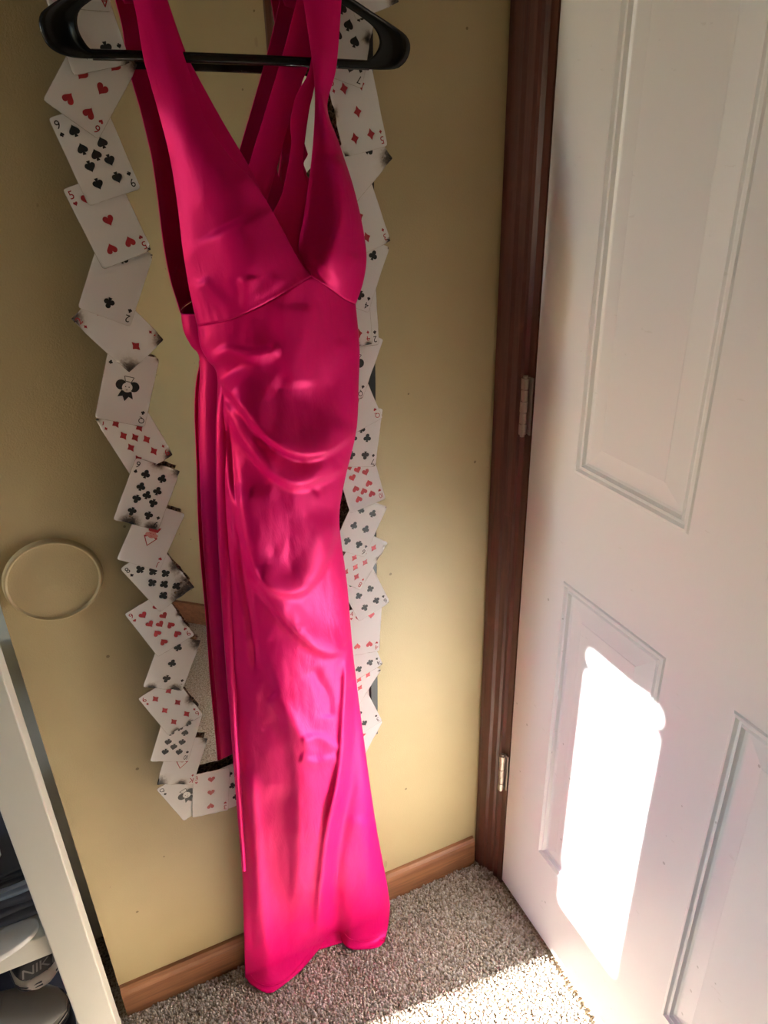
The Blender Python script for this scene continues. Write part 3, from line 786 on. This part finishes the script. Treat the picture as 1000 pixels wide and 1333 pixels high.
# hem stitching band
def front_at(px, py, off=.0012):
    j, i = np.unravel_index(np.argmin((PX - px) ** 2 + (PY - py) ** 2), PX.shape); return yf[j, i] - off
# --- left bust with its wide strap
L = [(157, -60), (168, -20), (178, 20), (188, 78), (204, 135), (221, 200), (231, 260), (238, 320), (246, 370), (258, 424)]
R = [(197, -84), (208, -20), (220, 18), (240, 76), (266, 155), (300, 206), (332, 240), (360, 286), (388, 338), (405, 360)]
BT = [(258, 424), (300, 416), (335, 400), (370, 381), (405, 360)]
PXb, PYb, sb, tb = sheet_px(L, R, 150, 60, BT, None, .7)
Bb = np.interp(tb, [0, .15, .4, .7, .9, 1], [.004, .006, .014, .046, .050, .046])
yb = np.interp(tb, [0, .12, .35, 1], [-.0720, -.0725, -.074, YE])[:, None] - Bb[:, None] * np.sin(np.pi * (.08 + .62 * sb)) [None]
RB = [([(322, 405), (322, 385), (318, 360)], .006, 10, 14), ([(262, 365), (285, 388), (308, 402)], .004, 8, 8), ([(300, 290), (330, 350), (352, 385)], .010, 40, 36), ([(332, 398), (352, 380), (366, 360)], .004, 7, 9), ([(309, 402), (312, 380), (306, 362)], -.004, 5, 5)]
yb = yb - ridge_field(PXb, PYb, RB) - wrinkle(PXb, PYb, .05, .0012, 7.7)
wb_ = np.clip((tb - .86) / .14, 0, 1)[:, None] ** 2
ysk = np.array([[front_at(a, b, .0022) for a, b in zip(PXb[-1], PYb[-1])]])
yb = yb * (1 - wb_) + ysk * wb_
grid_obj('bodice_cup', P_at_y(PXb, PYb, yb), M['satin'], dress)
# --- right bust with its twisted strap
L = [(379, -78), (392, -20), (402, 40), (410, 100), (411, 150), (406, 215), (397, 280), (390, 325), (405, 360)]
R = [(441, -36), (444, -14), (441, 40), (436, 92), (425, 140), (440, 186), (458, 240), (470, 290), (476, 332), (472, 366), (462, 396)]
BT = [(405, 360), (430, 376), (448, 389), (462, 396)]
PXc, PYc, sc_, tc = sheet_px(L, R, 130, 50, BT, None, .8)
yc = np.interp(tc, [0, .15, .4, 1], [-.0720, -.0725, -.076, -.080])[:, None] + np.zeros(PXc.shape)
yc -= np.interp(tc, [0, .4, .75, 1], [.004, .006, .030, .036])[:, None] * np.sin(np.pi * sc_)[None] ** .8
RB = [([(440, 200), (449, 267), (440, 305), (428, 336), (411, 358)], .016, 26, 16), ([(415, 60), (418, 140), (424, 200)], .004, 8, 8), ([(420, 372), (445, 360), (462, 330)], .005, 12, 12)]
yc -= ridge_field(PXc, PYc, RB)
wb_ = np.clip((tc - .86) / .14, 0, 1)[:, None] ** 2
ysk = np.array([[front_at(a, b, .0022) for a, b in zip(PXc[-1], PYc[-1])]])
yc = yc * (1 - wb_) + ysk * wb_
grid_obj('bodice_cup', P_at_y(PXc, PYc, yc), M['satin'], dress)
# --- facing strip along the left neckline, crossed back straps, inside of the back
def strip(name, L, R, y0, y1, nt=60, ns=14, sag=.002):
    a, b, s_, t_ = sheet_px(L, R, nt, ns)
    yy = (y0 + (y1 - y0) * t_)[:, None] - sag * np.sin(np.pi * s_)[None]
    return grid_obj(name, P_at_y(a, b, yy), M['satin'], dress, .001)
strip('neckline_facing', [(192, -62), (208, -10), (236, 70), (262, 155), (296, 206), (336, 252)], [(200, -62), (214, -10), (240, 66), (257, 100), (287, 154), (325, 219), (346, 264)], -.056, -.064)
strip('back_strap', [(402, -75), (391, -20), (372, 56), (350, 130), (327, 205), (318, 240)], [(428, -75), (419, -20), (409, 62), (384, 130), (363, 208), (346, 266), (340, 290)], -.056, -.054)
strip('back_strap', [(408, 60), (401, 96), (385, 126), (378, 160), (379, 190), (368, 249), (353, 288), (372, 320), (392, 356)], [(420, 60), (412, 96), (407, 122), (401, 150), (394, 216), (404, 250), (410, 290), (414, 330), (420, 362)], -.069, -.072, 80, 18, .001)
strip('back_panel', [(247, 250), (258, 350), (268, 420), (280, 470)], [(330, 250), (355, 330), (390, 372), (404, 400)], -.048, -.052, 40, 20, -.004)
# --- where the straps pass over the hanger arms and run down behind them
def over(front_row, tail, n=14):
    b = P_at_y(np.linspace(tail[0][0], tail[1][0], n), np.linspace(tail[0][1], tail[1][1], n), -.0545)
    f = front_row[np.linspace(0, len(front_row) - 1, n).astype(int)]
    m1 = f + np.array([0, .0035, .0050]); m2 = f + np.array([0, .0105, .0050]); m3_ = f + np.array([0, .0150, -.001])
    m3_[:, 1] = np.maximum(m3_[:, 1], -.0570)
    rows = smooth_rows([f, m1, m2, m3_, (m3_ + b) / 2, b]); grid_obj('strap_loop', rows, M['satin'], dress, .001)
def smooth_rows(R_):
    R_ = np.array(R_); return np.stack([smooth_poly(R_[:, i], 24) for i in range(R_.shape[1])], 1)
over(P_at_y(PXb, PYb, yb)[0], ((172, -8), (212, -8)))
over(P_at_y(PXc, PYc, yc)[0], ((396, -6), (430, 4)))
# --- tie hanging at the left side
a, b, s_, t_ = sheet_px([(292, 482), (285, 520), (283, 560), (284, 650), (288, 760), (296, 880), (302, 960), (309, 1050), (316, 1134)],
                        [(300, 482), (297, 520), (297, 560), (299, 650), (303, 760), (307, 880), (309, 960), (315, 1050), (319.5, 1134)], 110, 12)
yy = np.interp(t_, [0, .15, .8, 1], [-.080, -.088, -.090, -.094])[:, None] - .004 * np.sin(np.pi * s_)[None] - .0015 * np.sin(t_ * 19)[:, None]
grid_obj('waist_tie', P_at_y(a, b, yy), M['satin'], dress, .0012)
# --- seams: a raised thread line under the bust, side dart, and the double hem line
def seam(name, pts, rad, off=.0014, n=60):
    q = smooth_poly(pts, n); P_ = [P_at_y(x, y, front_at(x, y, off)) - DO for x, y in q]
    P_[0] = P_[0]; return tube(name, P_, rad, M['satin'], dress, 6)
seam('hem_seam', [(324, 1266), (334, 1278), (348, 1283), (364, 1280), (380, 1268), (398, 1248), (414, 1226), (426, 1208)], .0007)
seam('hem_seam', [(447, 1214), (458, 1223), (478, 1225), (496, 1218)], .0007)
# ------------------------------------------------------------------ shoe rack at the lower left
rack = empty('shoe_rack', (-.17, -.09, 0))
tag(rack, 'cream painted wooden shoe rack standing at the free edge of the ochre wall', 'shoe rack')
RO = (-.17, -.09, 0)
def rp_(name, lo, hi, bev=.002): return box(name, [lo[k] - RO[k] for k in range(3)], [hi[k] - RO[k] for k in range(3)], M['rack'], rack, bev)
PXR = -.144; PXL = -.196
rp_('post', (PXL, -.105, 0), (PXR, -.060, 1.02)); rp_('post', (PXL - .52, -.105, 0), (PXL - .47, -.060, 1.02))
rp_('post', (PXL, .17, 0), (PXR, .215, 1.02)); rp_('post', (PXL - .52, .17, 0), (PXL - .47, .215, 1.02))

rp_('shelf_board', (PXL - .47, -.097, .346), (PXL + .001, .20, .390))
rp_('shelf_board', (PXL - .47, -.097, .70), (PXL + .001, .20, .744))
rp_('shelf_board', (PXL - .47, -.097, .015), (PXL + .001, .20, .045))

# shoes and clothes kept in the rack
M['navy'] = plain('navy_cloth', (.012, .014, .028), .85); M['greycloth'] = plain('grey_cloth', (.17, .17, .19), .9)
M['darkgrey'] = plain('dark_grey_cloth', (.07, .07, .08), .9); M['bluecloth'] = plain('pale_blue_cloth', (.46, .56, .68), .85)
M['soleoff'] = plain('off_white_rubber', (.62, .57, .50), .6); M['upperblack'] = plain('charcoal_suede', (.035, .033, .034), .75)
M['logogrey'] = plain('grey_print', (.22, .21, .20), .6); M['uppergrey'] = plain('grey_mesh', (.27, .26, .25), .8); M['slipper'] = plain('white_slipper', (.72, .70, .66), .6)
def shoe_ring(y, w, zb, zt, n=20, pinch=1.0):
    out = []
    for k in range(n):
        a = 2 * math.pi * k / n; cx, cz = math.cos(a), math.sin(a)
        cx = math.copysign(abs(cx) ** .75, cx); cz = math.copysign(abs(cz) ** .75, cz)
        zz = (zb + zt) / 2 + cz * (zt - zb) / 2; f = 1 - (1 - pinch) * max(0, cz)
        out.append((cx * w * f, y, zz))
    return out
def loft(name, rings, mat, parent):
    n = len(rings[0]); V = [p for r in rings for p in r]; Fc = []
    for i in range(len(rings) - 1):
        for k in range(n): Fc.append((i * n + k, i * n + (k + 1) % n, (i + 1) * n + (k + 1) % n, (i + 1) * n + k))
    Fc.append(tuple(range(n))); Fc.append(tuple((len(rings) - 1) * n + k for k in range(n - 1, -1, -1)))
    bm = bmesh.new(); bv = [bm.verts.new(v) for v in V]
    for f in Fc: bm.faces.new([bv[q] for q in f])
    return bm_obj(name, bm, mat, parent, True)
def half_w(y):  # sole half width along the shoe, heel at y=0, toe at .27
    return float(np.interp(y, [0, .006, .02, .05, .10, .16, .20, .235, .258, .270], [.016, .027, .034, .0365, .034, .042, .046, .041, .028, .010]))
def sneaker(name, loc, rot, upper_mat, sole_mat, label, stripes=0, text=None):
    root = empty(name, loc, rot); tag(root, label, 'shoe', 'shoes kept in the rack')
    YS = [0, .003, .010, .02, .05, .10, .16, .20, .235, .255, .266, .270]
    loft('sole', [shoe_ring(y, half_w(y) * 1.05, 0 + .006 * max(0, (y - .2) / .07), .028) for y in YS], sole_mat, root)
    for q in range(stripes):
        z = .007 + .007 * q; pts = []
        for y in YS[1:]: pts.append((half_w(y) * 1.065, y, z))
        for y in YS[::-1][:-1]: pts.append((-half_w(y) * 1.065, y, z))
        pts = [(0, -.001, z)] + [(-p[0], p[1], p[2]) for p in pts][::1]
        tube('sole_groove', [(p[0], p[1], p[2]) for p in pts], .0012, M['darkgrey'], root, 6)
    top = [.045, .075, .088, .092, .082, .078, .070, .058, .050, .044, .036, .030]
    loft('upper', [shoe_ring(y + .003 * (1 - y / .27), half_w(y) * .93, .022, tz, pinch=.62) for y, tz in zip(YS, top)], upper_mat, root)
    loft('collar', [shoe_ring(y, half_w(y) * .62, .083, tz, pinch=.9) for y, tz in zip([.012, .02, .05, .08, .11], [.088, .096, .097, .094, .088])], M['darkgrey'], root)
    loft('tongue', [shoe_ring(y, .020, zb, zt) for y, zb, zt in ((.098, .078, .108), (.115, .070, .104), (.15, .060, .086), (.18, .055, .070))], upper_mat, root)
    if text:
        ht = loft('heel_tab', [shoe_ring(y, w_, zb, zt, pinch=.85) for y, w_, zb, zt in ((-.0042, .022, .038, .072), (-.003, .027, .034, .076), (.006, .031, .033, .078), (.016, .033, .033, .080))], upper_mat, root)
        V = []; Fc = []; x = -.021
        for ch in text:
            v, f = glyph(ch); wd = (v[:, 0].max() - v[:, 0].min()) * .019; s0 = len(V)
            for a, b in v: V.append((x + wd / 2 + a * .019 + b * .004, -.0049 + .0002 * abs(x), .055 + b * .019))
            Fc += [tuple(s0 + q for q in ff) for ff in f]; x += wd + .0028
        mesh_obj('lettering', V, Fc, M['logogrey'], ht)
    return root
# bag the sneaker rests on
def puffy(name, lo, hi, mat, parent, amp=.006, seed=0.):
    bm = bmesh.new(); add_box(bm, (-.5, -.5, -.5), (.5, .5, .5))
    bmesh.ops.subdivide_edges(bm, edges=bm.edges, cuts=7, use_grid_fill=True)
    c = [(lo[k] + hi[k]) / 2 for k in range(3)]; h = [(hi[k] - lo[k]) for k in range(3)]
    for v in bm.verts:
        p = Vector([math.copysign(abs(2 * x) ** .8, x) * .5 for x in v.co]); r = max(abs(2 * x) for x in p)
        q = p.copy(); n_ = sum((abs(2 * x)) ** 6 for x in p) ** (1 / 6.); q = p / max(n_, 1e-6) * r if n_ > 0 else p
        w = mnoise.noise(Vector((q.x * 5 + seed, q.y * 5, q.z * 7))) * amp
        v.co = Vector([c[k] + q[k] * h[k] for k in range(3)]); v.co += Vector((w, w, w * .5))
    for v in bm.verts: v.co.z = max(v.co.z, lo[2])
    return bm_obj(name, bm, mat, parent, True)
bagr = empty('cloth_bag', (-.34, .10, .046)); tag(bagr, 'taller dark navy cloth bag at the back of the lowest rack shelf', 'bag')
puffy('bag_body', (-.12, -.085, 0), (.125, .09, .171), M['navy'], bagr, .002)
bag2 = empty('cloth_bag', (-.34, -.04, .046)); tag(bag2, 'flat dark cloth bag under the grey sneaker in the rack', 'bag')
puffy('bag_body', (-.12, -.05, 0), (.125, .048, .102), M['navy'], bag2, .002, 3.)
sneaker('sneaker', (-.236, -.048, .219), (0, 0, math.radians(12)), M['upperblack'], M['soleoff'], 'charcoal sneaker with grey lettering on its heel and an off-white sole', 2, 'NIKE')
sneaker('sneaker', (-.478, -.025, .151), (0, 0, math.radians(-98)), M['uppergrey'], M['soleoff'], 'grey sneaker lying sideways at the bottom of the rack', 3)
def folded(lo, hi, mat, label, layers):
    root = empty('folded_garment', ((lo[0] + hi[0]) / 2, (lo[1] + hi[1]) / 2, lo[2])); tag(root, label, 'clothes', 'folded clothes in the rack')
    h = (hi[2] - lo[2]) / layers; c = root.location
    for q in range(layers):
        z0 = lo[2] + q * h; V = []; Fc = []; n = 26; m = 12
        for i in range(n):
            x = lo[0] + (hi[0] - lo[0]) * i / (n - 1)
            for k in range(m):
                a = 2 * math.pi * k / m; cy, cz = math.cos(a), math.sin(a)
                yy = (lo[1] + hi[1]) / 2 + math.copysign(abs(cy) ** .35, cy) * (hi[1] - lo[1]) / 2 + .003 * math.sin(q * 2.1 + i * .5)
                zz = z0 + h * .5 + math.copysign(abs(cz) ** .8, cz) * h * .49 + .0012 * math.sin(i * .7 + q)
                V.append((x - c.x, yy - c.y, zz - c.z))
        for i in range(n - 1):
            for k in range(m): Fc.append((i * m + k, i * m + (k + 1) % m, (i + 1) * m + (k + 1) % m, (i + 1) * m + k))
        Fc.append(tuple(range(m))[::-1]); Fc.append(tuple((n - 1) * m + k for k in range(m)))
        mesh_obj('fold', V, Fc, mat, root, True)
folded((-.50, -.062, .392), (-.204, .15, .442), M['greycloth'], 'grey garment folded at the bottom of the pile on the rack shelf', 3)
folded((-.50, -.058, .444), (-.206, .15, .464), M['bluecloth'], 'pale blue garment folded in the middle of the pile', 2)
folded((-.50, -.055, .466), (-.207, .15, .494), M['darkgrey'], 'dark grey garment folded on top of the pile in the rack', 4)
# canvas high-top on the folded clothes, round ankle patch towards the room
ht = empty('canvas_shoe', (-.235, -.012, .496), (0, 0, math.radians(100))); tag(ht, 'grey canvas high-top shoe with a round dark ankle patch on the folded clothes', 'shoe', 'shoes kept in the rack')
loft('sole', [shoe_ring(y, half_w(y) * .95, 0, .022) for y in (0, .003, .01, .02, .05, .10, .16, .20, .235, .255, .266)], M['slipper'], ht)
loft('upper', [shoe_ring(y, half_w(y) * .86, .018, z, pinch=.7) for y, z in ((.003, .10), (.008, .118), (.02, .124), (.05, .124), (.085, .112), (.12, .085), (.16, .068), (.20, .058), (.24, .050), (.26, .040))], M['uppergrey'], ht)
pd = []; 
for r_, d_ in ((.0135, 0), (.0135, .0012), (.0115, .0016)):
    for k in range(20): pd.append((.0315 + d_, .045 + r_ * math.cos(k * math.pi / 10), .075 + r_ * math.sin(k * math.pi / 10)))
for side in (1, -1):
    q = mesh_obj('ankle_patch', [(side * p[0], p[1], p[2]) for p in pd], [(i * 20 + k, i * 20 + (k + 1) % 20, (i + 1) * 20 + (k + 1) % 20, (i + 1) * 20 + k) for i in range(2) for k in range(20)] + [tuple(range(40, 60))], M['slipper'], ht)
    mesh_obj('patch_star', [(side * .0334, .045 + (.0095 if k % 2 == 0 else .0042) * math.sin(k * math.pi / 5), .075 + (.0095 if k % 2 == 0 else .0042) * math.cos(k * math.pi / 5)) for k in range(10)], [tuple(range(10))], M['navy'], q)
# white slipper sole at the front of the shelf
sp_ = empty('slipper', (-.247, -.088, .3905), (0, 0, math.radians(16))); tag(sp_, 'thin white slipper lying at the front of the rack shelf', 'slipper', 'shoes kept in the rack')
V = []; Fc = []; n = 40
for z in (0, .003, .009, .011):
    for k in range(n):
        a = 2 * math.pi * k / n; g_ = .95 if z in (0, .011) else 1
        V.append((g_ * .055 * math.copysign(abs(math.cos(a)) ** .8, math.cos(a)) - .012, g_ * .021 * math.copysign(abs(math.sin(a)) ** .8, math.sin(a)), z))
for i in range(3):
    for k in range(n): Fc.append((i * n + k, i * n + (k + 1) % n, (i + 1) * n + (k + 1) % n, (i + 1) * n + k))
Fc.append(tuple(range(n))[::-1]); Fc.append(tuple(3 * n + k for k in range(n)))
mesh_obj('sole', V, Fc, M['slipper'], sp_, True)
tube('strap', smooth_poly([(-.02, -.021, .010), (-.022, -.012, .018), (-.022, 0, .020), (-.022, .012, .018), (-.02, .021, .010)], 16), .0035, M['slipper'], sp_, 8)

# closet rod and a dark coat in the recess left of the wall
rod = struct(tube('trim_5', [(XL - .001, .40, 1.75), (-1.95, .40, 1.75)], .015, M['steel']))
coat = empty('hanging_coat', (-.40, .40, .45)); tag(coat, 'dark navy coat hanging in the recess behind the shoe rack', 'coat')
V = []; Fc = []; n = 60; rows = 24
for j in range(rows):
    z = 1.22 * j / (rows - 1); wd = .20 * (1 if z < 1.05 else max(.12, 1 - (z - 1.05) / .22)); dp = .075 * (1 - .3 * z / 1.22)
    for k in range(n):
        a = 2 * math.pi * k / n; f = 1 + .14 * math.sin(7 * a + .3 * j) * (1 - z / 1.3)
        V.append((wd * math.cos(a) * f, dp * math.sin(a) * f, z))
for j in range(rows - 1):
    for k in range(n): Fc.append((j * n + k, j * n + (k + 1) % n, (j + 1) * n + (k + 1) % n, (j + 1) * n + k))
Fc.append(tuple(range(n))[::-1]); Fc.append(tuple((rows - 1) * n + k for k in range(n)))
mesh_obj('coat_body', V, Fc, M['navy'], coat, True)
tube('hook', smooth_poly([(0, 0, 1.20), (0, 0, 1.26), (0, .017, 1.305), (0, .004, 1.322), (0, -.018, 1.31)], 20), .002, M['steel'], coat, 8)
